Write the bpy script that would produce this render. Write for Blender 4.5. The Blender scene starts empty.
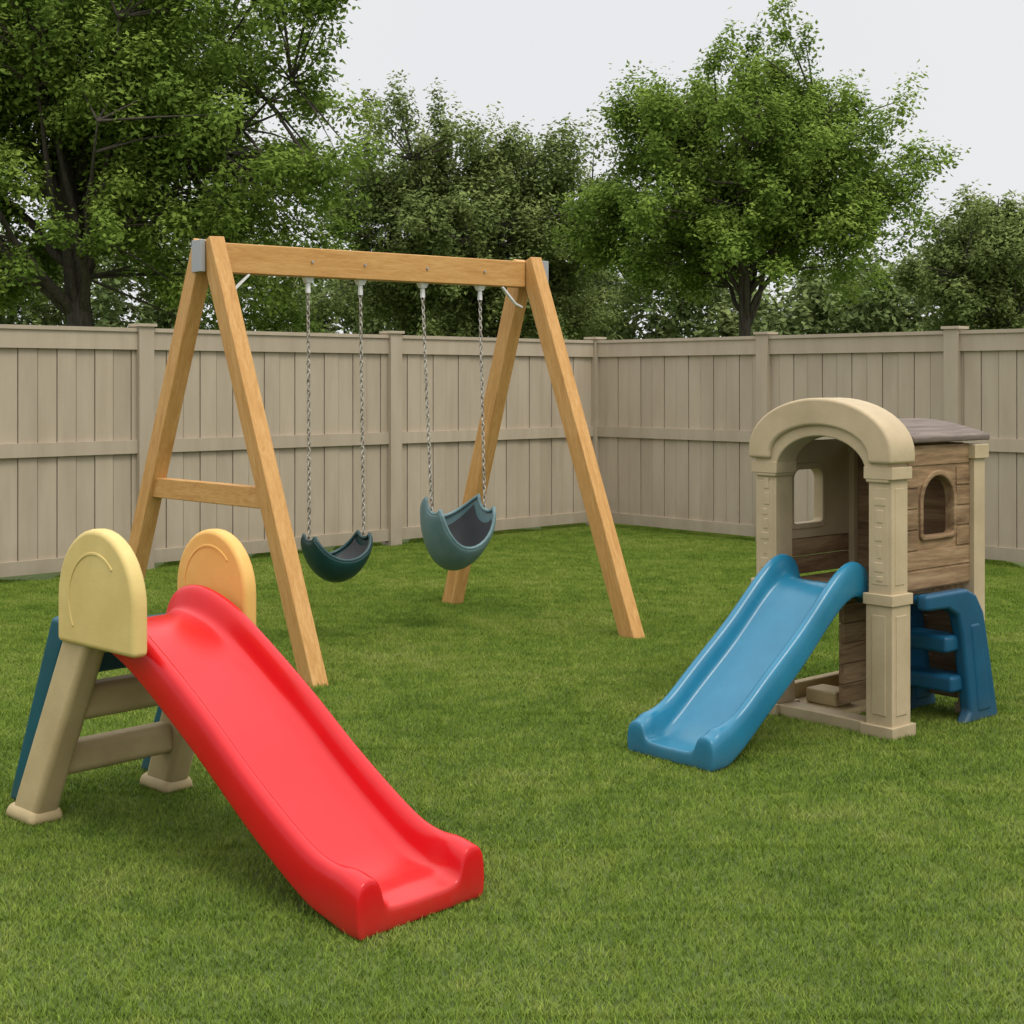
import bpy, math, random, bmesh
import numpy as np
from mathutils import Vector, Matrix
random.seed(4); rng=np.random.default_rng(7)
scene=bpy.context.scene
V=Vector
# ------------------------------------------------------------------ helpers
def link(o,parent=None):
    scene.collection.objects.link(o)
    if parent is not None: o.parent=parent
    return o
def empty(name,loc=(0,0,0)):
    e=bpy.data.objects.new(name,None); e.empty_display_size=.2
    scene.collection.objects.link(e); return e
class MB:
    def __init__(s): s.v=[]; s.f=[]
    def add(s,vs,fs):
        b=len(s.v); s.v+= [tuple(v) for v in vs]; s.f+=[tuple(b+i for i in f) for f in fs]
    def box(s,o,ax,ay,az,xr,yr,zr):
        vs=[o+ax*x+ay*y+az*z for z in zr for y in yr for x in xr]
        s.add(vs,[(0,2,3,1),(4,5,7,6),(0,1,5,4),(2,6,7,3),(0,4,6,2),(1,3,7,5)])
    def beam(s,p0,p1,side,w0,t0,w1=None,t1=None,caps=None):
        w1=w0 if w1 is None else w1; t1=t0 if t1 is None else t1
        p0=V(p0);p1=V(p1); ax=(p1-p0).normalized(); side=(side-ax*side.dot(ax)).normalized(); n=ax.cross(side)
        vs=[]
        for p,w,t in((p0,w0,t0),(p1,w1,t1)):
            for a,b in((-1,-1),(1,-1),(1,1),(-1,1)): vs.append(p+side*(a*w/2)+n*(b*t/2))
        s.add(vs,[(0,3,2,1),(4,5,6,7)]+[(i,(i+1)%4,4+(i+1)%4,4+i) for i in range(4)])
    def frust(s,c0,c1,ax,ay,a0,b0,a1,b1):
        vs=[]
        for p,w,t in((c0,a0,b0),(c1,a1,b1)):
            for a,b in((-1,-1),(1,-1),(1,1),(-1,1)): vs.append(p+ax*(a*w/2)+ay*(b*t/2))
        s.add(vs,[(0,3,2,1),(4,5,6,7)]+[(i,(i+1)%4,4+(i+1)%4,4+i) for i in range(4)])
    def prism(s,o,ax,ay,an,poly,t0,t1):
        n=len(poly)
        vs=[o+ax*p[0]+ay*p[1]+an*t0 for p in poly]+[o+ax*p[0]+ay*p[1]+an*t1 for p in poly]
        s.add(vs,[tuple(range(n-1,-1,-1)),tuple(range(n,2*n))]+[(i,(i+1)%n,n+(i+1)%n,n+i) for i in range(n)])
    def strip(s,o,ax,ay,an,outer,inner,t0,t1,closed=False):
        n=len(outer)
        vs=[]
        for t in(t0,t1):
            for pl in(outer,inner): vs+=[o+ax*p[0]+ay*p[1]+an*t for p in pl]
        fs=[]
        rg=range(n if closed else n-1)
        for i in rg:
            j=(i+1)%n
            fs+=[(i,n+i,n+j,j),(2*n+i,2*n+j,3*n+j,3*n+i),(i,j,2*n+j,2*n+i),(n+i,3*n+i,3*n+j,n+j)]
        if not closed:
            fs+=[(0,2*n,3*n,n),(n-1,2*n-1,4*n-1,3*n-1)]
        s.add(vs,fs)
    def tube(s,pts,rad,n=8,cap=True):
        pts=[V(p) for p in pts]
        up=V((0,0,1)); fs=[]
        d0=(pts[1]-pts[0]).normalized()
        ref=up if abs(d0.z)<.9 else V((1,0,0))
        vs=[]
        for i,p in enumerate(pts):
            d=(pts[min(i+1,len(pts)-1)]-pts[max(i-1,0)]).normalized()
            x=(ref-d*ref.dot(d)).normalized(); y=d.cross(x); ref=x
            for k in range(n):
                a=2*math.pi*k/n; vs.append(p+(x*math.cos(a)+y*math.sin(a))*rad[i])
        for i in range(len(pts)-1):
            for k in range(n):
                fs.append((i*n+k,i*n+(k+1)%n,(i+1)*n+(k+1)%n,(i+1)*n+k))
        if cap: fs+=[tuple(range(n-1,-1,-1)),tuple((len(pts)-1)*n+k for k in range(n))]
        s.add(vs,fs)
    def obj(s,name,mat,parent=None,bevel=0,seg=2,smooth=False,sub=0):
        me=bpy.data.meshes.new(name); me.from_pydata(s.v,[],s.f); me.update()
        bm=bmesh.new(); bm.from_mesh(me); bmesh.ops.recalc_face_normals(bm,faces=bm.faces); bm.to_mesh(me); bm.free()
        me.materials.append(mat)
        o=bpy.data.objects.new(name,me); link(o,parent)
        if bevel:
            m=o.modifiers.new('b','BEVEL'); m.width=bevel; m.segments=seg; m.limit_method='ANGLE'; m.angle_limit=math.radians(35); m.use_clamp_overlap=True
        if sub:
            m=o.modifiers.new('s','SUBSURF'); m.levels=sub; m.render_levels=sub
        if smooth or sub or bevel:
            me.polygons.foreach_set('use_smooth',[True]*len(me.polygons))
            if bevel and not sub:
                m=o.modifiers.new('w','WEIGHTED_NORMAL'); m.keep_sharp=True
        return o
# ------------------------------------------------------------------ materials
def newmat(name):
    m=bpy.data.materials.new(name); m.use_nodes=True; nt=m.node_tree
    return m,nt,nt.nodes['Principled BSDF']
def noise(nt,scale,detail=4,vec=None,rough=.5,dist=0):
    n=nt.nodes.new('ShaderNodeTexNoise'); n.inputs['Scale'].default_value=scale; n.inputs['Detail'].default_value=detail
    n.inputs['Roughness'].default_value=rough; n.inputs['Distortion'].default_value=dist
    if vec is not None: nt.links.new(vec,n.inputs['Vector'])
    return n.outputs['Fac']
def ramp(nt,fac,stops):
    r=nt.nodes.new('ShaderNodeValToRGB'); e=r.color_ramp.elements
    while len(e)<len(stops): e.new(.5)
    for i,(p,c) in enumerate(stops): e[i].position=p; e[i].color=(*c,1)
    nt.links.new(fac,r.inputs['Fac']); return r.outputs['Color']
def mixc(nt,fac,a,b,mode='MIX'):
    m=nt.nodes.new('ShaderNodeMix'); m.data_type='RGBA'; m.blend_type=mode
    for k,v in((0,fac),(6,a),(7,b)):
        if isinstance(v,(int,float)): m.inputs[k].default_value=v
        elif isinstance(v,tuple): m.inputs[k].default_value=(*v,1)
        else: nt.links.new(v,m.inputs[k])
    return m.outputs[2]
def bump(nt,h,bs,strength=.3,dist=.005):
    b=nt.nodes.new('ShaderNodeBump'); b.inputs['Strength'].default_value=strength; b.inputs['Distance'].default_value=dist
    nt.links.new(h,b.inputs['Height']); nt.links.new(b.outputs[0],bs.inputs['Normal'])
def pos(nt,scale=(1,1,1),rot=(0,0,0)):
    g=nt.nodes.new('ShaderNodeNewGeometry'); mp=nt.nodes.new('ShaderNodeMapping')
    mp.inputs['Scale'].default_value=scale; mp.inputs['Rotation'].default_value=rot; nt.links.new(g.outputs['Position'],mp.inputs['Vector']); return mp.outputs[0]
def plastic(name,c,c2,rough=.38,bs=220,bstr=.15,spec=.4):
    m,nt,b=newmat(name); p=pos(nt)
    col=ramp(nt,noise(nt,5,6,p,.6),[(.3,c2),(.65,c)])
    g=nt.nodes.new('ShaderNodeSeparateXYZ'); nt.links.new(p,g.inputs[0])
    mr=nt.nodes.new('ShaderNodeMapRange'); nt.links.new(g.outputs['Z'],mr.inputs[0]); mr.inputs[1].default_value=0; mr.inputs[2].default_value=.12; mr.inputs[3].default_value=.5; mr.inputs[4].default_value=0.03
    mm=nt.nodes.new('ShaderNodeMath'); mm.operation='MULTIPLY'; nt.links.new(mr.outputs[0],mm.inputs[0]); nt.links.new(noise(nt,18,6,p,.7),mm.inputs[1])
    col=mixc(nt,mm.outputs[0],col,(.12,.11,.06))
    nt.links.new(col,b.inputs['Base Color'])
    rr=nt.nodes.new('ShaderNodeMapRange'); nt.links.new(noise(nt,9,5,p),rr.inputs[0]); rr.inputs[3].default_value=rough-.06; rr.inputs[4].default_value=rough+.12
    nt.links.new(rr.outputs[0],b.inputs['Roughness']); b.inputs['Specular IOR Level'].default_value=spec
    bump(nt,noise(nt,bs,2,p),b,bstr,.002)
    return m
RED=plastic('red_plastic',(.60,.006,.011),(.54,.004,.008),.20,140,.08,.36)
BLUE=plastic('blue_plastic',(.018,.18,.30),(.012,.145,.25),.22,140,.08,.42)
BLUE2=plastic('dark_blue_plastic',(.008,.085,.165),(.006,.068,.135),.33,spec=.35)
TEAL=plastic('teal_plastic',(.006,.085,.12),(.005,.066,.10),.36,spec=.35)
BEIGE=plastic('beige_plastic',(.51,.405,.255),(.42,.33,.20),.55,90,.3,.3)
TAN=plastic('tan_plastic',(.48,.37,.195),(.39,.295,.15),.5,90,.3,.3)
YEL=plastic('yellow_plastic',(.68,.52,.20),(.58,.43,.15),.48,120,.25,.3)
ORG=plastic('orange_yellow_plastic',(.76,.46,.14),(.68,.39,.10),.45,120,.25,.3)
GREEN=plastic('dark_green_plastic',(.008,.05,.05),(.006,.036,.038),.3)
TEALG=plastic('grey_teal_plastic',(.14,.225,.235),(.08,.155,.17),.36)
DGREY=plastic('dark_grey_rubber',(.045,.048,.052),(.03,.032,.035),.5)
def wood(name,c1,c2,c3,axis,scl=6,rough=.6,dark=.25):
    m,nt,b=newmat(name)
    ax=V(axis).normalized()
    up=V((0,0,1)) if abs(ax.z)<.8 else V((1,0,0))
    s=ax.cross(up).normalized(); t=ax.cross(s).normalized()
    g=nt.nodes.new('ShaderNodeNewGeometry')
    comb=nt.nodes.new('ShaderNodeCombineXYZ')
    for k,(vec,sc) in enumerate(((ax,.12),(s,1),(t,1))):
        d=nt.nodes.new('ShaderNodeVectorMath'); d.operation='DOT_PRODUCT'; nt.links.new(g.outputs['Position'],d.inputs[0]); d.inputs[1].default_value=tuple(vec*sc)
        nt.links.new(d.outputs['Value'],comb.inputs[k])
    v=comb.outputs[0]
    col=ramp(nt,noise(nt,scl*5,6,v,.65,1.2),[(.28,c3),(.5,c1),(.72,c2)])
    fine=noise(nt,scl*30,3,v,.6)
    col=mixc(nt,dark,col,ramp(nt,fine,[(.3,(.45,.40,.36)),(.6,(1,1,1))]),'MULTIPLY')
    isl=nt.nodes.new('ShaderNodeMapRange'); nt.links.new(g.outputs['Random Per Island'],isl.inputs[0]); isl.inputs[3].default_value=.86; isl.inputs[4].default_value=1.08
    hs=nt.nodes.new('ShaderNodeHueSaturation'); nt.links.new(isl.outputs[0],hs.inputs['Value']); nt.links.new(col,hs.inputs['Color'])
    nt.links.new(hs.outputs[0],b.inputs['Base Color']); b.inputs['Roughness'].default_value=rough; b.inputs['Specular IOR Level'].default_value=.3
    bump(nt,fine,b,.3,.003)
    return m
bd=V((.802,.597,0)).normalized(); be=V((-.597,.802,0)).normalized()
PC=((.60,.325,.105),(.68,.40,.15),(.50,.245,.07))
WB=wood('pine_beam',*PC,axis=bd)
WL=wood('pine_leg_front',*PC,axis=(.36,-.4,-2.1))
WL2=wood('pine_leg_rear',*PC,axis=(-.36,.4,-2.1))
WX=wood('pine_cross',*PC,axis=be)
def weathered(name,axis,k=1.0):
    return wood(name,(.29*k,.185*k,.098*k),(.43*k,.305*k,.175*k),(.12*k,.07*k,.035*k),axis,scl=2.6,rough=.75,dark=.45)
m,nt,b=newmat('galvanised_metal'); b.inputs['Base Color'].default_value=(.36,.37,.38,1); b.inputs['Metallic'].default_value=.4; b.inputs['Roughness'].default_value=.55
bump(nt,noise(nt,60,3,pos(nt)),b,.15,.002); METAL=m
m,nt,b=newmat('chain_metal'); b.inputs['Metallic'].default_value=.25; b.inputs['Roughness'].default_value=.5
nt.links.new(ramp(nt,noise(nt,40,3,pos(nt)),[(.35,(.22,.19,.15)),(.6,(.48,.45,.39))]),b.inputs['Base Color']); CHAIN=m
m,nt,b=newmat('white_painted_metal'); b.inputs['Roughness'].default_value=.4
nt.links.new(ramp(nt,noise(nt,30,3,pos(nt)),[(.3,(.6,.6,.6)),(.6,(.75,.75,.74))]),b.inputs['Base Color']); WHITE=m
m,nt,b=newmat('fence_vinyl'); g=nt.nodes.new('ShaderNodeNewGeometry')
col=ramp(nt,noise(nt,2.2,7,pos(nt,(3,3,.5)),.65),[(.3,(.38,.312,.228)),(.65,(.445,.375,.28))])
isl=nt.nodes.new('ShaderNodeMapRange'); nt.links.new(g.outputs['Random Per Island'],isl.inputs[0]); isl.inputs[3].default_value=.93; isl.inputs[4].default_value=1.04
hs=nt.nodes.new('ShaderNodeHueSaturation'); nt.links.new(isl.outputs[0],hs.inputs['Value']); nt.links.new(col,hs.inputs['Color'])
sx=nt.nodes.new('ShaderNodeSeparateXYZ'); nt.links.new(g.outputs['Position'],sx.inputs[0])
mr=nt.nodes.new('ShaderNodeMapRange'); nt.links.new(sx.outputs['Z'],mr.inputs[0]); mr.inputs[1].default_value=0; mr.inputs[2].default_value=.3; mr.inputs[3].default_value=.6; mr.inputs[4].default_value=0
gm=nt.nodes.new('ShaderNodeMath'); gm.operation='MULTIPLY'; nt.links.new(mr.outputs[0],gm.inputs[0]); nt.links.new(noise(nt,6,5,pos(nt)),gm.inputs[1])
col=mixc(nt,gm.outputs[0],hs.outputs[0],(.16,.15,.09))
nt.links.new(col,b.inputs['Base Color']); b.inputs['Roughness'].default_value=.65; b.inputs['Specular IOR Level'].default_value=.25
bump(nt,noise(nt,40,4,pos(nt,(2,2,.2))),b,.15,.003); FENCE=m
def leafmat(name,dark,mid,light,trans=.3):
    m=bpy.data.materials.new(name); m.use_nodes=True; nt=m.node_tree; nt.nodes.clear()
    out=nt.nodes.new('ShaderNodeOutputMaterial'); a=nt.nodes.new('ShaderNodeAttribute'); a.attribute_name='tone'
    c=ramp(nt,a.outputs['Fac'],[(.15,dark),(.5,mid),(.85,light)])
    d=nt.nodes.new('ShaderNodeBsdfDiffuse'); nt.links.new(c,d.inputs[0])
    if trans:
        t=nt.nodes.new('ShaderNodeBsdfTranslucent'); nt.links.new(c,t.inputs[0])
        mx=nt.nodes.new('ShaderNodeMixShader'); mx.inputs[0].default_value=trans; nt.links.new(d.outputs[0],mx.inputs[1]); nt.links.new(t.outputs[0],mx.inputs[2])
        nt.links.new(mx.outputs[0],out.inputs[0])
    else: nt.links.new(d.outputs[0],out.inputs[0])
    return m
LEAF=leafmat('leaf_green',(.085,.14,.024),(.185,.27,.050),(.29,.385,.080),.32)
LEAF2=leafmat('leaf_olive',(.115,.16,.050),(.195,.25,.080),(.275,.335,.115),.25)
LEAF3=leafmat('leaf_distant',(.11,.155,.055),(.17,.22,.08),(.24,.29,.11),.15)
m,nt,b=newmat('bark'); nt.links.new(ramp(nt,noise(nt,14,6,pos(nt,(3,3,.6))),[(.3,(.03,.024,.018)),(.7,(.09,.075,.055))]),b.inputs['Base Color']); b.inputs['Roughness'].default_value=.9; BARK=m
m,nt,b=newmat('soil_and_turf'); p=pos(nt)
nt.links.new(ramp(nt,noise(nt,22,5,p,.7),[(.3,(.05,.075,.015)),(.55,(.09,.125,.024)),(.75,(.14,.165,.045))]),b.inputs['Base Color']); b.inputs['Roughness'].default_value=.95
SOIL=m
m=bpy.data.materials.new('grass_blades'); m.use_nodes=True; nt=m.node_tree; nt.nodes.clear()
out=nt.nodes.new('ShaderNodeOutputMaterial'); a=nt.nodes.new('ShaderNodeAttribute'); a.attribute_name='tone'
p=pos(nt)
big=noise(nt,.9,3,p,.65); med=noise(nt,6.5,3,p,.65)
s1=nt.nodes.new('ShaderNodeMath'); s1.operation='MULTIPLY_ADD'; nt.links.new(big,s1.inputs[0]); s1.inputs[1].default_value=.8
s2=nt.nodes.new('ShaderNodeMath'); s2.operation='MULTIPLY_ADD'; nt.links.new(med,s2.inputs[0]); s2.inputs[1].default_value=.8
s3=nt.nodes.new('ShaderNodeMath'); s3.operation='MULTIPLY_ADD'; nt.links.new(a.outputs['Fac'],s3.inputs[0]); s3.inputs[1].default_value=.26; s3.inputs[2].default_value=-.38
nt.links.new(s3.outputs[0],s2.inputs[2]); nt.links.new(s2.outputs[0],s1.inputs[2])
c=ramp(nt,s1.outputs[0],[(.26,(.085,.148,.022)),(.47,(.150,.222,.034)),(.66,(.215,.285,.050)),(.9,(.33,.34,.115))])
d=nt.nodes.new('ShaderNodeBsdfDiffuse'); nt.links.new(c,d.inputs[0]); nt.links.new(d.outputs[0],out.inputs[0])
GRASS=m
# ------------------------------------------------------------------ ground
bpy.ops.mesh.primitive_plane_add(size=400,location=(0,100,0)); o=bpy.context.object; o.name='ground'; o.data.materials.append(SOIL)
def rawmesh(name,verts,faces4,mat,tone=None,tris=None):
    me=bpy.data.meshes.new(name); nv=len(verts); me.vertices.add(nv); me.vertices.foreach_set('co',verts.astype(np.float32).ravel())
    n4=len(faces4); n3=0 if tris is None else len(tris)
    idx=faces4.ravel() if tris is None else np.concatenate([faces4.ravel(),tris.ravel()])
    me.loops.add(len(idx)); me.loops.foreach_set('vertex_index',idx.astype(np.int32))
    st=np.concatenate([np.arange(n4)*4, n4*4+np.arange(n3)*3]).astype(np.int32)
    me.polygons.add(n4+n3); me.polygons.foreach_set('loop_start',st)
    me.update(calc_edges=True); me.validate()
    if tone is not None:
        at=me.attributes.new('tone','FLOAT','POINT'); at.data.foreach_set('value',tone.astype(np.float32))
    me.materials.append(mat); return me
S=.6; N=13500
base=np.stack([rng.uniform(-S/2-.01,S/2+.01,N),rng.uniform(-S/2-.01,S/2+.01,N),np.zeros(N)-.002],1)
h=rng.uniform(.009,.023,N); wd=rng.uniform(.0007,.0015,N); az=rng.random(N)*2*np.pi; lean=rng.uniform(.2,1.3,N)*h; la=rng.random(N)*2*np.pi
tall=rng.random(N)<.03; h[tall]*=1.6
side=np.stack([np.cos(az),np.sin(az),np.zeros(N)],1)*wd[:,None]; ld=np.stack([np.cos(la),np.sin(la),np.zeros(N)],1)*lean[:,None]; up=np.array([0,0,1.])[None]*h[:,None]
vs=np.stack([base-side,base+side,base+side*.8+up*.6+ld*.35,base-side*.8+up*.6+ld*.35,base+up+ld],1).reshape(-1,3)
k=np.arange(N)*5; q=np.stack([k,k+1,k+2,k+3],1); tr=np.stack([k+3,k+2,k+4],1)
tone=np.repeat(rng.random(N)**1.3,5)
me=rawmesh('grass_patch',vs,q,GRASS,tone,tr)
C0=V((.82,14.5,0)); fl=V((-.73,-.683,0)); fr=V((.683,-.73,0))
pts=[];rots=[]
for j in range(22):
    for i in range(-14,15):
        X=i*S; Y=2.4+j*S
        if abs(X)>.42*Y+1.8: continue
        rel=V((X,Y,0))-C0
        if rel.dot(V((.683,-.73,0)))<-.3 or rel.dot(V((-.73,-.683,0)))<-.3: continue
        if i==0 and j==0: continue
        pts.append((X,Y,0)); rots.append((0,0,random.randrange(4)*math.pi/2))
gme=bpy.data.meshes.new('grass'); gme.from_pydata(pts,[],[])
at=gme.attributes.new('rot','FLOAT_VECTOR','POINT'); at.data.foreach_set('vector',np.array(rots,dtype=np.float32).ravel())
gob=bpy.data.objects.new('grass',gme); link(gob)
patch=bpy.data.objects.new('grass_patch',me); link(patch,gob); patch.location=(0,2.4,0)
ng=bpy.data.node_groups.new('grass_scatter','GeometryNodeTree')
ng.interface.new_socket('Geometry',in_out='INPUT',socket_type='NodeSocketGeometry'); ng.interface.new_socket('Geometry',in_out='OUTPUT',socket_type='NodeSocketGeometry')
gi=ng.nodes.new('NodeGroupInput'); go=ng.nodes.new('NodeGroupOutput'); ip=ng.nodes.new('GeometryNodeInstanceOnPoints'); oi=ng.nodes.new('GeometryNodeObjectInfo'); oi.inputs['Object'].default_value=patch
na=ng.nodes.new('GeometryNodeInputNamedAttribute'); na.data_type='FLOAT_VECTOR'; na.inputs['Name'].default_value='rot'
L=ng.links.new
L(gi.outputs[0],ip.inputs['Points']); L(oi.outputs['Geometry'],ip.inputs['Instance']); L(na.outputs['Attribute'],ip.inputs['Rotation']); L(ip.outputs[0],go.inputs[0])
md=gob.modifiers.new('scatter','NODES'); md.node_group=ng
# ------------------------------------------------------------------ fence
Z=V((0,0,1))
def fence(d,n,posts,end):
    mb=MB(); H=1.80
    t=0.02
    i=0
    while t<end:
        wdt=.148
        dep=.0 if i%2 else -.006
        mb.box(C0,d,n,Z,(t,t+wdt-.006),(-.012+dep,.010+dep),(.05+random.uniform(-.006,.006),H-.06))
        t+=wdt; i+=1
    mb.box(C0,d,n,Z,(0,end),(-.02,-.0195),(.05,H-.05))
    pp=[0]+posts
    for a,bb in zip(pp[:-1],pp[1:]):
        a2=a+.062; b2=bb-.062
        mb.box(C0,d,n,Z,(a2,b2),(-.03,.034),(H-.135,H))
        mb.box(C0,d,n,Z,(a2,b2),(-.045,.048),(H-.001,H+.028))
        mb.box(C0,d,n,Z,(a2,b2),(-.02,.036),(.885,.985))
        mb.box(C0,d,n,Z,(a2,b2),(-.02,.036),(.05,.15))
    for p_ in posts:
        mb.box(C0,d,n,Z,(p_-.062,p_+.062),(-.064,.064),(0,H+.04))
        mb.box(C0,d,n,Z,(p_-.078,p_+.078),(-.08,.08),(H+.04,H+.062))
    return mb
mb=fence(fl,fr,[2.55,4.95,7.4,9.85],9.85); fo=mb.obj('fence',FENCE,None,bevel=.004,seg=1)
mb=fence(fr,fl,[2.08,3.93,6.0,8.1,10.2],10.2)
mb.box(C0,fr,fl,Z,(-.062,.062),(-.062,.062),(0,1.84)); mb.box(C0,fr,fl,Z,(-.08,.08),(-.08,.08),(1.84,1.862))
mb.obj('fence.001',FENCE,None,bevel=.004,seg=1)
# ------------------------------------------------------------------ trees
def leaves(centres,rads,dirs,per,size):
    n=len(centres)*per
    c=np.repeat(np.array(centres),per,0); rr=np.repeat(np.array(rads),per); D=np.repeat(np.array(dirs),per,0)
    off=rng.normal(size=(n,3)); off/=np.linalg.norm(off,axis=1)[:,None]; off*=(rng.random(n)**.6)[:,None]
    al=np.sum(off*D,1)[:,None]*D
    taper=1-.45*np.clip(np.sum(off*D,1),-1,1)[:,None]
    off2=(off-al)*.62*taper+al*1.45
    off2[:,2]-=.12*(off[:,0]**2+off[:,1]**2)
    P=c+off2*rr[:,None]+rng.normal(scale=.06,size=(n,3))
    nrm=rng.normal(size=(n,3))*.75; nrm[:,2]=np.abs(nrm[:,2])+.6; nrm+=off*1.1; nrm/=np.linalg.norm(nrm,axis=1)[:,None]
    t=rng.normal(size=(n,3)); t-=nrm*np.sum(t*nrm,1)[:,None]; t/=np.linalg.norm(t,axis=1)[:,None]; b=np.cross(nrm,t)
    s=size*rng.uniform(.6,1.25,n)[:,None]
    bend=nrm*s*.12
    vs=np.stack([P-t*s*.5,P+b*s*.27-bend,P+t*s*.5,P-b*s*.27-bend],1).reshape(-1,3)
    k=np.arange(n)*4; q=np.stack([k,k+1,k+2,k+3],1)
    ct=np.repeat(rng.random(len(centres)),per)
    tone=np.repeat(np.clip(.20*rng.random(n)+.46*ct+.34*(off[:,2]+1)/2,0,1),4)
    return vs,q,tone
def tree(name,base,zc,rad,trunk_r,nlimb,nclu,per,size,mat,clr=.5,split=.3,seed=0,lean=0,zmin=-.85,upb=.7,fill=.38,box=2.0,opening=0,nsub=5):
    R_=random.Random(seed)
    par=empty(name); base=V(base); C=V((base.x+lean,base.y,zc)); rad=V(rad)
    mb=MB(); top=V((C.x+.1,C.y,zc+rad.z*.75)); zs=base.z+split
    tp=[base,base+V((.03,0,zs*.5)),base+V((.05,.05,zs))]
    q=(tp[-1]+top)/2+V((R_.uniform(-.3,.3),0,0)); tp+=[q,top]
    mb.tube(tp,[trunk_r*1.25,trunk_r,trunk_r*.85,trunk_r*.5,trunk_r*.1],9)
    nodes=[]
    for i in range(nlimb):
        a=2*math.pi*(i*.382+R_.uniform(-.06,.06)); el=R_.uniform(-.25,1.1)
        dirv=V((math.cos(a)*math.cos(el),math.sin(a)*math.cos(el),math.sin(el)))
        e=C+V((dirv.x*rad.x,dirv.y*rad.y,dirv.z*rad.z))*R_.uniform(.55,.8)
        f=R_.uniform(0,1)**1.2*.8; st=V(tp[2]).lerp(top,f*.8) if f>.05 else V(tp[2])
        if st.z>e.z-.2: st=V(tp[2])
        mid=st.lerp(e,.5)+V((R_.uniform(-.25,.25),R_.uniform(-.25,.25),R_.uniform(-.2,.25)))
        pl=[];n=8
        for k in range(n+1):
            t=k/n; p_=st*(1-t)**2+mid*2*t*(1-t)+e*t*t
            pl.append(p_+V((R_.uniform(-.05,.05),R_.uniform(-.05,.05),R_.uniform(-.05,.05)))*(0<k<n))
        mb.tube(pl,[trunk_r*.40*(1-.9*k/n) for k in range(n+1)],6)
        nodes+=pl[2:]
    cs=[];rs_=[];ds=[]
    ph=[R_.uniform(0,6.28) for _ in range(6)]
    nb=nclu//nsub
    # boughs spread evenly over the crown (spiral), then jittered, so no side is left bare
    for i in range(nb):
        z=zmin+(1-zmin)*((i+R_.random())/nb); a=i*2.39996+R_.uniform(-.5,.5); rr=(1-abs(z)**box)**(1/box) if abs(z)<1 else 0
        dirv=V((math.cos(a)*rr,math.sin(a)*rr,z))
        if opening and dirv.z<.15 and dirv.y<.3 and abs(dirv.x)<.55 and R_.random()<opening: continue
        env=.84+.09*math.sin(3*a+ph[0]+2*z)+.07*math.sin(5*a+ph[1]+5*z)+.07*math.sin(9*z+ph[2]+a)
        rho=env*R_.random()**fill*R_.uniform(.9,1.08)
        bc=C+V((dirv.x*rad.x,dirv.y*rad.y,dirv.z*rad.z))*rho
        dd0=(dirv+V((R_.uniform(-.4,.4),R_.uniform(-.4,.4),upb+R_.uniform(-.3,.3)))).normalized()
        for s_ in range(nsub):
            p_=bc+V((R_.gauss(0,1),R_.gauss(0,1),R_.gauss(0,.55)))*clr*.66
            nd=min(nodes,key=lambda q:(q-p_).length+ (0.6 if q.z>p_.z else 0))
            mb.tube([nd,nd.lerp(p_,.5)+V((0,0,R_.uniform(-.05,.12))),p_],[.020,.012,.004],4,False)
            dd=(dd0+V((R_.uniform(-.6,.6),R_.uniform(-.6,.6),R_.uniform(-.4,.4)))).normalized()
            cs.append(tuple(p_)); rs_.append(clr*R_.uniform(.5,1.1)); ds.append(tuple(dd))
    mb.obj('trunk_and_branches',BARK,par,smooth=True)
    vs,qd,tn=leaves(cs,rs_,ds,per,size)
    me=rawmesh('crown',vs,qd,mat,tn); o=bpy.data.objects.new('crown',me); link(o,par)
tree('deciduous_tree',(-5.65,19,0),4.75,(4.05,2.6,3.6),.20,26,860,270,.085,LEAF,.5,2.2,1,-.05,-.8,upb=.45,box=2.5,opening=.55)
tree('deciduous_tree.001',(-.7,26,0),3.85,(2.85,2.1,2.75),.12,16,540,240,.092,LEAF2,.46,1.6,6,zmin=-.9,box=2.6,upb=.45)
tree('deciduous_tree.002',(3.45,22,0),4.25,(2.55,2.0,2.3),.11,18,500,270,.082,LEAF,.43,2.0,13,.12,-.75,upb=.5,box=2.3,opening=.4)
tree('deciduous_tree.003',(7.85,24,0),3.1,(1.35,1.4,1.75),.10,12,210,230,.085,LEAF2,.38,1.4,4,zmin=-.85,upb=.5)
cs=[];rs_=[];ds=[]
for i in range(1500):
    x=random.uniform(-19,19); y=random.uniform(31,36)
    hgt=4.1+.55*math.sin(x*.7)+.35*math.sin(x*1.9+1)+.2*math.sin(x*4.3)
    if x<-6: hgt+=1.1
    cs.append((x,y,1.6+random.uniform(0,1)**.95*(hgt-1.6))); rs_.append(random.uniform(.4,.8)); ds.append(tuple(V((random.uniform(-.6,.6),random.uniform(-.6,.6),1)).normalized()))
for i in range(200):
    cs.append((random.uniform(-19,19),random.uniform(33,36),random.uniform(.4,1.6))); rs_.append(.9); ds.append((0,0,1))
vs,qd,tn=leaves(cs,rs_,ds,95,.19); me=rawmesh('distant_trees',vs,qd,LEAF3,tn); link(bpy.data.objects.new('distant_trees',me))
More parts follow.
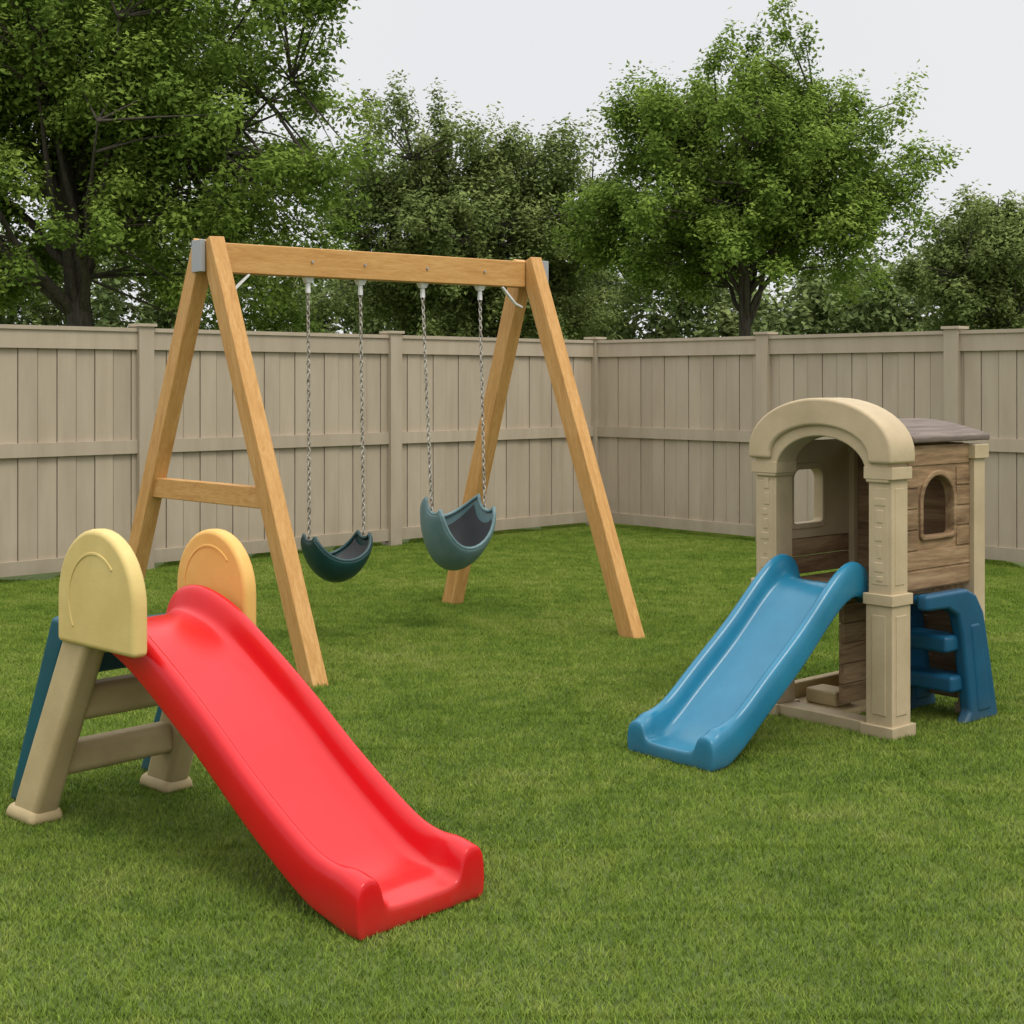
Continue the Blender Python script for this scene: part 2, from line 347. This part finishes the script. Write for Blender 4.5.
# ------------------------------------------------------------------ swing set
sw=empty('swing_set')
A0=V((-1.555,7.6,0)); A1=V((.08,8.85,0))
bdir=(A1-A0).normalized(); LB=(A1-A0).length; pe=V((-bdir.y,bdir.x,0))
mb=MB(); mb.box(A0,bdir,pe,Z,(.035,LB-.035),(-.045,.045),(1.99,2.145)); mb.obj('top_beam',WB,sw,bevel=.006)
FL=V((-.93,6.92,0)); RL=V((-2.19,8.22,0)); FR=V((.67,8.18,0)); RR=V((-.385,9.45,0))
for nm,ft,ap,mt in(('leg_front_a',FL,A0,WL),('leg_rear_a',RL,A0,WL2),('leg_front_b',FR,A1,WL),('leg_rear_b',RR,A1,WL2)):
    mb=MB(); sgn=-1 if 'front' in nm else 1
    out=-1 if ap is A0 else 1
    top=V((ap.x,ap.y,2.15))+pe*sgn*.035+bdir*out*(.012 if sgn<0 else .018)
    f=ft.copy(); axd=(top-f).normalized(); f=f-axd*.03
    mb.beam(f,top,bdir,.085,.118); mb.obj(nm,mt,sw,bevel=.006)
mb=MB()
pf=FL.lerp(V((A0.x,A0.y,2.15)),.4); pr=RL.lerp(V((A0.x,A0.y,2.15)),.4)
pf.z=pr.z=.855; mb.beam(pf,pr,bdir,.06,.105); mb.obj('cross_brace',WX,sw,bevel=.005)
mb=MB()
mb.box(A0,bdir,pe,Z,(-.083,-.056),(-.05,.06),(1.99,2.155))
mb.box(A1,bdir,pe,Z,(.056,.145),(-.045,.075),(2.0,2.155))
mb.obj('corner_brackets',METAL,sw,bevel=.003)
hang=MB()
for ap,out in((A0,1),(A1,-1)):
    p0=ap+bdir*out*.10+V((0,0,1.89))-pe*.03; p1=ap+bdir*out*.20+V((0,0,1.988))-pe*.03
    hang.beam(p0,p1,pe,.022,.012)
    hang.beam(ap+bdir*out*.05+V((0,0,1.87))-pe*.03,p0,pe,.022,.012)
def swing(tc0,tc1,seat,idx):
    ch=MB(); hb=MB()
    for k,tc in enumerate((tc0,tc1)):
        top=A0+bdir*tc+V((0,0,1.99))
        hang.frust(top+V((0,0,.003)),top-V((0,0,.03)),bdir,pe,.06,.05,.035,.03)
        hang.frust(top-V((0,0,.03)),top-V((0,0,.085)),bdir,pe,.018,.018,.022,.022)
        hb.tube([top+V((0,0,.08))-pe*.047,top+V((0,0,.08))-pe*.054],[.007,.007],6)
        end=V(seat[k])
        s0=top-V((0,0,.08)); Ln=(end-s0).length; n=int(Ln/.026); dr=(end-s0).normalized()
        for i in range(n):
            c=s0+dr*((i+.5)*Ln/n); hlf=Ln/n*.5+.006
            ang=0 if i%2 else math.pi/2; ang+=.5
            sd=(bdir*math.cos(ang)+pe*math.sin(ang)); sd=(sd-dr*sd.dot(dr)).normalized(); nn=dr.cross(sd)
            vv=[];M=8
            for j in range(M):
                a=2*math.pi*j/M; cp=c+dr*math.sin(a)*hlf+sd*math.cos(a)*.0085; rd=(dr*math.sin(a)+sd*math.cos(a)).normalized()
                for q_ in range(4):
                    bq=math.pi/2*q_+.78; vv.append(cp+(rd*math.cos(bq)+nn*math.sin(bq))*.0036)
            ch.add(vv,[(j*4+q_,j*4+(q_+1)%4,((j+1)%M)*4+(q_+1)%4,((j+1)%M)*4+q_) for j in range(M) for q_ in range(4)])
    ch.obj('chain_%d'%idx,CHAIN,sw,smooth=True); hb.obj('bolts_%d'%idx,METAL,sw)
def seatmesh(idx,ctr,hw,hd,hs,hr,bx,by,tilt,cout,cin,hback=0):
    NS,NR=17,13; vs=[]
    bx=bx.normalized(); by=by.normalized()
    Rm=Matrix.Rotation(tilt,3,bx)
    for j in range(NR):
        r=-1+2*j/(NR-1)
        for i in range(NS):
            s=-1+2*i/(NS-1)
            x=hw*math.sin(s*1.5)/math.sin(1.5)
            wid=hd*(1-.55*abs(s)**2.5)
            y=wid*math.sin(r*1.45)/math.sin(1.45)
            zz=hs*(1-math.cos(s*1.4))/(1-math.cos(1.4))
            lift=(hr+(hback if r>0 else 0))*(1-.75*abs(s)**2)
            zz+=lift*(1-math.cos(r*1.45))/(1-math.cos(1.45))
            vs.append(ctr+Rm@(bx*x+by*y+Z*zz))
    fs=[(j*NS+i,j*NS+i+1,(j+1)*NS+i+1,(j+1)*NS+i) for j in range(NR-1) for i in range(NS-1)]
    me=bpy.data.meshes.new('seat'); me.from_pydata([tuple(v) for v in vs],[],fs); me.materials.append(cout)
    me.polygons.foreach_set('use_smooth',[True]*len(fs)); me.update()
    o=bpy.data.objects.new('seat_%d'%idx,me); link(o,sw)
    so=o.modifiers.new('t','SOLIDIFY'); so.thickness=.016; so.offset=-1
    sb=o.modifiers.new('s','SUBSURF'); sb.levels=1; sb.render_levels=2
    top=Rm@Z
    me2=bpy.data.meshes.new('liner')
    me2.from_pydata([tuple(ctr+(V(v)-ctr)*.955+top*.011) for v in vs],[],[f for k,f in enumerate(fs) if 0<k//(NS-1)<NR-2 and 0<k%(NS-1)<NS-2]); me2.materials.append(cin); me2.polygons.foreach_set('use_smooth',[True]*len(me2.polygons))
    o2=bpy.data.objects.new('seat_liner_%d'%idx,me2); link(o2,sw)
    mid=NR//2
    rim=[vs[i] for i in range(NS)]+[vs[j*NS+NS-1] for j in range(1,NR)]+[vs[(NR-1)*NS+i] for i in range(NS-2,-1,-1)]+[vs[j*NS] for j in range(NR-2,-1,-1)]
    mr_=MB(); mr_.tube(rim,[.011]*len(rim),8); mr_.obj('seat_rim_%d'%idx,cout,sw,smooth=True)
    return vs[mid*NS],vs[mid*NS+NS-1]
c1=A0+bdir*.745+V((0,0,.34)); e=seatmesh(1,c1,.172,.13,.22,.12,bdir,pe,math.radians(2),GREEN,DGREY)
swing(.57,.90,e,1)
c2=A0+bdir*1.475+V((0,0,.36))-pe*.03; e=seatmesh(2,c2,.185,.17,.34,.18,bdir,pe,math.radians(17),TEALG,DGREY,.06)
swing(1.315,1.72,e,2)
hang.obj('hangers',WHITE,sw,bevel=.002)
# ------------------------------------------------------------------ slide chute loft
def crom(prof,n):
    p=[prof[0]]+list(prof)+[prof[-1]]; out=[]
    segs=len(prof)-1
    for k in range(n+1):
        t=k/n*segs; i=min(int(t),segs-1); u=t-i; a,b_,c,d_=p[i],p[i+1],p[i+2],p[i+3]
        out.append(tuple(.5*((2*b_[q])+(-a[q]+c[q])*u+(2*a[q]-5*b_[q]+4*c[q]-d_[q])*u*u+(-a[q]+3*b_[q]-3*c[q]+d_[q])*u**3) for q in(0,1)))
    return out
def sm(x): x=max(0,min(1,x)); return x*x*(3-2*x)
def chute(name,O,d,w,prof,hw,mat,par,rail=.075,skirt=.13):
    rings=crom(prof,34); a0=rings[0][0]; a_end=rings[-1][0]
    rings=[rings[0],(a0+.010,rings[0][1]+.006),(a0+.03,rings[0][1]+.01)]+[r for r in rings[1:-1] if r[0]>a0+.045]+[(a_end-.012,rings[-1][1]),rings[-1]]
    cs=[]; mb=MB()
    for a,zt in rings:
        foot=sm((.17-a)/.13); lip=sm((.06-a)/.05)
        sk=(zt-skirt)*(1-foot)+.004*foot; sk=max(sk,.004)
        fz=max(zt-rail,.060)
        us=fz-.026; us=us*(1-lip)+.004*lip; us=max(us,.004)
        rw=.016*foot; fl_=.012*foot
        half=[(-hw-.008-fl_,sk),(-hw-.010-fl_,sk*.5+zt*.5),(-hw-.005-fl_,zt-.018),(-hw+.012,zt),(-hw+.036+rw,zt-.004),(-hw+.050+rw,zt*.55+fz*.45),(-hw+.058+rw,zt*.15+fz*.85),(-hw+.078+rw,fz+.001),(-hw*.35,fz-.002)]
        full=half+[(0,fz-.003)]+[(-x,z) for x,z in reversed(half)]
        hu=[]
        for k,(x,z) in enumerate(half):
            if k<5: hu.append((-hw+.004+k*.006,sk+(us-sk)*min(1,k/5)*.9 if us>sk else sk))
            else: hu.append((x,us))
        und=hu+[(0,us)]+[(-x,z) for x,z in reversed(hu)]
        cs.append(([O+d*a+w*x+Z*z for x,z in full],[O+d*a+w*x+Z*z for x,z in und]))
    n=len(cs[0][0]); vs=[]
    for f_,u_ in cs: vs+=f_+list(reversed(u_))
    m_=2*n; fs=[]
    for i in range(len(cs)-1):
        for k in range(m_): fs.append((i*m_+k,i*m_+(k+1)%m_,(i+1)*m_+(k+1)%m_,(i+1)*m_+k))
    for bse in(0,(len(cs)-1)*m_):
        for k in range(n-1): fs.append((bse+k,bse+k+1,bse+m_-2-k,bse+m_-1-k))
    mb.add(vs,fs); return mb.obj(name,mat,par,sub=2)
# ------------------------------------------------------------------ red slide
rs=empty('toddler_slide'); O=V((-.232,3.895,0)); d=V((-.720,.694,0)).normalized(); w=V((.680,.733,0)).normalized()
chute('chute',O,d,w,[(0,.150),(.07,.168),(.16,.17),(.27,.205),(.5,.332),(.75,.492),(1.02,.645),(1.18,.718),(1.32,.745),(1.42,.73),(1.48,.69)],.212,RED,rs,rail=.09,skirt=.145)
def P(a,x,z): return O+d*a+w*x+Z*z
def archpoly(hw_,zb,zs,n=20):
    pts=[(hw_,zb)]
    for k in range(n+1):
        t=math.pi*k/n; pts.append((hw_*math.cos(t),zs+hw_*math.sin(t)))
    pts.append((-hw_,zb)); return pts
for nm,mt,a0,x0,zt,r_ in(('side_panel_a',YEL,1.185,-.262,.975,.225),('side_panel_b',ORG,1.335,.268,.925,.205)):
    zb=zt-.37; mb=MB(); mb.prism(O,d,Z,w,[(a0+p_,q_) for p_,q_ in archpoly(r_,zb,zt-r_)],x0-.028,x0+.028); mb.obj(nm,mt,rs,bevel=.018,seg=4)
    mb=MB(); out=[];inn=[]
    for k in range(25):
        t=math.radians(-35+170*k/24); out.append((a0+.155*math.cos(t),zt-r_+.155*math.sin(t))); inn.append((a0+.145*math.cos(t),zt-r_+.145*math.sin(t)))
    mb.strip(O,d,Z,w,out,inn,x0-.0305,x0-.02); mb.obj(nm+'_emboss',mt,rs,bevel=.002,seg=2)
mb=MB()
for s_,fx in((-1,-.270),(1,.235)):
    ft=P(1.59,fx,0); tp=P(1.30,s_*.222,.70)
    mb.frust(ft+Z*.02,tp,d,w,.15,.095,.16,.085)
    mb.frust(ft+Z*.0,ft+Z*.05,d,w,.19,.13,.165,.11)
mb.obj('legs',TAN,rs,bevel=.022,seg=4)
mb=MB()
for a,z,hh in((1.415,.40,.115),(1.515,.20,.105),(1.33,.60,.07)):
    mb.beam(P(a,-.25,z),P(a,.235,z),Z,hh,.085)
mb.obj('rungs',TAN,rs,bevel=.028,seg=4)
mb=MB()
for x_ in(-.195,.32):
    mb.frust(P(1.82,x_,0),P(1.50,x_*1.02,.66),d,w,.085,.055,.12,.06)
for a,z in((1.57,.50),): mb.beam(P(a,-.19,z),P(a,.31,z),Z,.09,.09)
mb.box(O,d,w,Z,(1.30,1.52),(-.2,.2),(.585,.63))
mb.obj('ladder',TEAL,rs,bevel=.018,seg=3)
# ------------------------------------------------------------------ playhouse
ch=empty('toddler_playhouse')
w2=V((.66,-.75,0)).normalized(); d2=V((.75,.66,0)).normalized(); T=V((1.28,6.112,0))
def Q(x,s,z): return T+w2*x+d2*s+Z*z
HW=.352; B=.11
chs=empty('toddler_slide.001')
O2=V((.585,5.50,0))
chute('chute',O2,d2,w2,[(0,.125),(.05,.15),(.12,.165),(.2,.205),(.345,.312),(.55,.46),(.74,.62),(.84,.685),(.91,.70),(.98,.675)],.197,BLUE,chs,rail=.098,skirt=.145)
def archpath(hw_,z0,zs,ze,n=24):
    pts=[(-hw_,z0)]
    for k in range(n+1):
        t=math.pi*(1-k/n); pts.append((hw_*math.cos(t),zs+(ze-zs)*math.sin(t)))
    pts.append((hw_,z0)); return pts
mb=MB()
mb.strip(T,w2,Z,d2,archpath(HW-.012,1.02,1.10,1.33),archpath(HW-.125,1.02,1.05,1.20),-.005,.125)
mb.obj('arch_wall',BEIGE,ch,bevel=.008,seg=2)
mb=MB(); mb.strip(T,w2,Z,d2,archpath(HW+.012,1.098,1.14,1.36),archpath(HW-.105,1.098,1.12,1.245),-.025,.15)
mb.obj('arch_hood',BEIGE,ch,bevel=.014,seg=4)
mb=MB()
for s_ in(-1,1):
    x0,x1=sorted((s_*(HW-.125),s_*HW))
    mb.box(T,w2,d2,Z,(x0+.008,x1-.008),(.008,.12),(.56,1.04))
    mb.box(T,w2,d2,Z,(x0-.008,x1+.008),(-.01,.135),(.53,.575))
    mb.box(T,w2,d2,Z,(x0-.006,x1+.006),(-.008,.132),(1.035,1.085))
    mb.box(T,w2,d2,Z,(x0,x1),(0,.128),(.03,.535))
    mb.box(T,w2,d2,Z,(x0-.015,x1+.015),(-.02,.145),(0,.05))
    mb.box(T,w2,d2,Z,(x0+.03,x1-.03),(-.004,.01),(.09,.49))
    mb.box(T,w2,d2,Z,((x1-.01,x1+.004) if s_>0 else (x0-.004,x0+.01)),(.025,.10),(.09,.49))
    mb.box(T,w2,d2,Z,(x0+.024,x1-.024),(.0058,.012),(.61,1.0))
    zz=.625
    while zz<.97:
        hgt=random.uniform(.02,.06)
        a=random.uniform(0,.025); c_=random.uniform(0,.025)
        mb.box(T,w2,d2,Z,(x0+.034+a,x1-.034-c_),(.0032,.012),(zz,zz+hgt)); zz+=hgt+.016
    mb.box(T,w2,d2,Z,((x1-.012,x1-.0052) if s_>0 else (x0+.0052,x0+.012)),(.032,.095),(.61,1.0))
    xb0,xb1=sorted((s_*(HW-.085),s_*(HW-.005)))
    mb.box(T,w2,d2,Z,(xb0,xb1),(.50+B,.585+B),(0,1.15))
    mb.box(T,w2,d2,Z,(xb0-.012,xb1+.012),(.488+B,.597+B),(1.10,1.16))
    mb.box(T,w2,d2,Z,(xb0-.01,xb1+.01),(.49+B,.595+B),(0,.05))
mb.box(T,w2,d2,Z,(-HW+.13,HW-.13),(.0,.10),(.0,.05))
mb.obj('posts',BEIGE,ch,bevel=.008,seg=3)
mb=MB(); out=[];n=16
for k in range(n+1):
    x=-HW+(2*HW)*k/n; out.append((x,1.160+.075*math.cos(math.pi*x/(2*HW+.1))))
mb.strip(T,w2,Z,d2,[(x,z+.028) for x,z in out],out,.153,.62+B)
ROOF=wood('playhouse_roof_plastic',(.17,.13,.105),(.24,.19,.155),(.10,.08,.065),tuple(d2),scl=5,rough=.7,dark=.3)
mb.obj('roof',ROOF,ch,bevel=.008,seg=2)
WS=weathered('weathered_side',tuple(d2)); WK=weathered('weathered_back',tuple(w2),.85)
def raypoly(poly,c,th):
    dx,dy=math.cos(th),math.sin(th); best=None
    for i in range(len(poly)):
        x1,y1=poly[i][0]-c[0],poly[i][1]-c[1]; x2,y2=poly[(i+1)%len(poly)][0]-c[0],poly[(i+1)%len(poly)][1]-c[1]
        ex,ey=x2-x1,y2-y1; den=dx*ey-dy*ex
        if abs(den)<1e-9: continue
        t=(x1*ey-y1*ex)/den; u=(x1*dy-y1*dx)/den
        if t>0 and -1e-6<=u<=1+1e-6 and (best is None or t<best): best=t
    return (c[0]+dx*best,c[1]+dy*best)
def wallhole(mb,o,ax,ay,an,rect,hole,t0,t1):
    c=(sum(p[0] for p in hole)/len(hole),sum(p[1] for p in hole)/len(hole))
    x0,x1,y0,y1=rect; R4=[(x0,y0),(x1,y0),(x1,y1),(x0,y1)]
    ths=sorted(set([round(math.atan2(p[1]-c[1],p[0]-c[0]),5) for p in R4+list(hole)]))
    mb.strip(o,ax,ay,an,[raypoly(R4,c,t) for t in ths],[raypoly(hole,c,t) for t in ths],t0,t1,closed=True)
def winpoly(cx,hw_,z0,zs,r,n=12,rb=.02):
    pts=[]
    for (x,z,a0,rr,rz) in((cx+hw_-rb,z0+rb,-90,rb,rb),(cx+hw_-r,zs,0,r,r),(cx-hw_+r,zs,90,r,r),(cx-hw_+rb,z0+rb,180,rb,rb)):
        for k in range(n+1):
            t=math.radians(a0+90*k/n); pts.append((x+rr*math.cos(t),z+rz*math.sin(t)))
    return pts
def grow(poly,g):
    c=(sum(p[0] for p in poly)/len(poly),sum(p[1] for p in poly)/len(poly)); o=[]
    for p in poly:
        l=math.hypot(p[0]-c[0],p[1]-c[1]); o.append((p[0]+(p[0]-c[0])/l*g,p[1]+(p[1]-c[1])/l*g))
    return o
WC=.365
wr=winpoly(WC,.115,.79,.925,.114)
mb=MB()
wallhole(mb,T+w2*(HW-.045),d2,Z,w2,(.128,.50+B,.57,1.165),wr,-.015,.015)
mb.obj('side_wall_a',WS,ch,bevel=.004,seg=2)
mb=MB()
for z in(.575,.655,1.08):
    mb.box(T+w2*(HW-.045),d2,w2,Z,(.130,.498+B),(.0155,.020),(z+.003,z+.076))
for z in(.735,.82,.905,.99):
    mb.box(T+w2*(HW-.045),d2,w2,Z,(.130,WC-.142),(.0155,.020),(z+.003,z+.081))
    mb.box(T+w2*(HW-.045),d2,w2,Z,(WC+.142,.498+B),(.0155,.020),(z+.003,z+.081))
mb.obj('side_planks_a',WS,ch,bevel=.003,seg=2)
mb=MB(); mb.strip(T+w2*(HW-.045),d2,Z,w2,grow(wr,.022),grow(wr,-.002),-.02,.027,closed=True)
mb.obj('window_frame_a',WS,ch,bevel=.006,seg=2)
wl=winpoly(.30,.105,.80,.99,.05)
mb=MB(); mb.strip(T-w2*(HW-.045),d2,Z,w2,grow(wl,.03),grow(wl,-.002),-.03,.022,closed=True)
mb.obj('window_frame_b',BEIGE,ch,bevel=.005,seg=2)
mb=MB(); wallhole(mb,T-w2*(HW-.045),d2,Z,w2,(.128,.50+B,.735,1.165),wl,-.015,.015); mb.obj('side_wall_b',BEIGE,ch,bevel=.004)
mb=MB()
for z in(.575,.655): mb.box(T-w2*(HW-.045),d2,w2,Z,(.128,.50+B),(-.012,.014),(z+.002,z+.077))
mb.obj('side_planks_b',WS,ch,bevel=.004)
mb=MB(); z=.06
while z<1.12:
    x=-HW+.086
    cut=random.uniform(-.1,.15)
    if z>.55:
        mb.box(T,w2,d2,Z,(x,HW-.087),(.53+B,.55+B),(z,z+.0855)); z+=.085; continue
    mb.box(T,w2,d2,Z,(x,cut-.003),(.53+B,.55+B+random.uniform(0,.004)),(z,z+.082)); mb.box(T,w2,d2,Z,(cut,HW-.087),(.53+B,.55+B+random.uniform(0,.004)),(z,z+.082)) ; z+=.085
mb.obj('back_wall',WK,ch,bevel=.002)
mb=MB()
z=.07
while z<.52:
    mb.box(T+w2*(HW-.34),d2,w2,Z,(.13,.52+B),(-.012,.012+random.uniform(0,.003)),(z,z+.082)); z+=.085
mb.obj('inner_lower_wall',WS,ch,bevel=.003)
mb=MB(); mb.box(T,w2,d2,Z,(-HW+.06,HW-.06),(.10,.53+B),(.535,.568)); mb.obj('floor_deck',weathered('weathered_deck',tuple(w2)),ch,bevel=.006)
mb=MB(); mb.box(T,w2,d2,Z,(-HW+.06,HW-.34),(.10,.53+B),(.0,.035)); mb.box(T,w2,d2,Z,(-HW+.01,-HW+.06),(.13,.5+B),(.0,.10)); mb.box(T,w2,d2,Z,(-HW+.14,-.05),(.18,.3),(.035,.10)); mb.obj('base_deck',TAN,ch,bevel=.01)
mb=MB(); G=.11
for xo in(HW+.03,HW-.27):
    mb.prism(T+w2*xo,d2,Z,w2,[(s_+G,z_) for s_,z_ in[(.33,0),(.59,0),(.585,.03),(.50,.37),(.475,.46),(.42,.535),(.35,.565),(.05,.565),(.05,.50),(.21,.495),(.28,.46),(.31,.38),(.37,.05)]],-.028,.028)
    mb.prism(T+w2*xo,d2,Z,w2,[(s_+G,z_) for s_,z_ in[(.42,.04),(.53,.04),(.44,.42),(.36,.42)]],-.033,.033)
for s_,z in((.40,.17),(.36,.34)):
    mb.beam(Q(HW-.26,s_+.05,z),Q(HW+.03,s_+.05,z),Z,.07,.14)
mb.beam(Q(HW-.26,.28,.53),Q(HW+.03,.28,.53),Z,.04,.14)
mb.obj('ladder',BLUE2,ch,bevel=.016,seg=3)
# ------------------------------------------------------------------ world, sun, camera
elev=math.radians(58); azi=math.atan2(.42,-.5)
W=bpy.data.worlds.new('World'); scene.world=W; W.use_nodes=True; nt=W.node_tree; bg=nt.nodes['Background']
sky=nt.nodes.new('ShaderNodeTexSky'); sky.sky_type='NISHITA'; sky.sun_disc=False; sky.sun_elevation=elev; sky.sun_rotation=azi
tc=nt.nodes.new('ShaderNodeTexCoord'); sp_=nt.nodes.new('ShaderNodeSeparateXYZ'); nt.links.new(tc.outputs['Generated'],sp_.inputs[0])
mr=nt.nodes.new('ShaderNodeMapRange'); nt.links.new(sp_.outputs['Z'],mr.inputs[0]); mr.inputs[1].default_value=.25; mr.inputs[2].default_value=1; mr.inputs[3].default_value=8.7; mr.inputs[4].default_value=24
cl=noise(nt,2.2,3,tc.outputs['Generated'],.55)
cr=ramp(nt,cl,[(.3,(.955,.965,.985)),(.7,(1.0,1.0,1.0))])
sc=nt.nodes.new('ShaderNodeVectorMath'); sc.operation='SCALE'; nt.links.new(cr,sc.inputs[0]); nt.links.new(mr.outputs[0],sc.inputs['Scale'])
nt.links.new(mixc(nt,.95,sky.outputs[0],sc.outputs[0]),bg.inputs['Color']); bg.inputs['Strength'].default_value=.1
sd=bpy.data.lights.new('sun','SUN'); sd.energy=1.4; sd.angle=math.radians(20); sd.color=(1,.93,.82); so=bpy.data.objects.new('sun',sd); link(so)
sv=V((math.sin(azi)*math.cos(elev),math.cos(azi)*math.cos(elev),math.sin(elev))); so.rotation_euler=sv.to_track_quat('Z','Y').to_euler(); so.location=sv*30
cd=bpy.data.cameras.new('camera'); cam=bpy.data.objects.new('camera',cd); link(cam); cam.location=(0,0,1.43); cam.rotation_euler=(math.radians(90),0,0)
cd.sensor_width=36; cd.lens=51.68; cd.shift_y=-.128; cd.clip_end=600; scene.camera=cam
scene.view_settings.view_transform='Standard'; scene.view_settings.look='None'; scene.view_settings.exposure=0
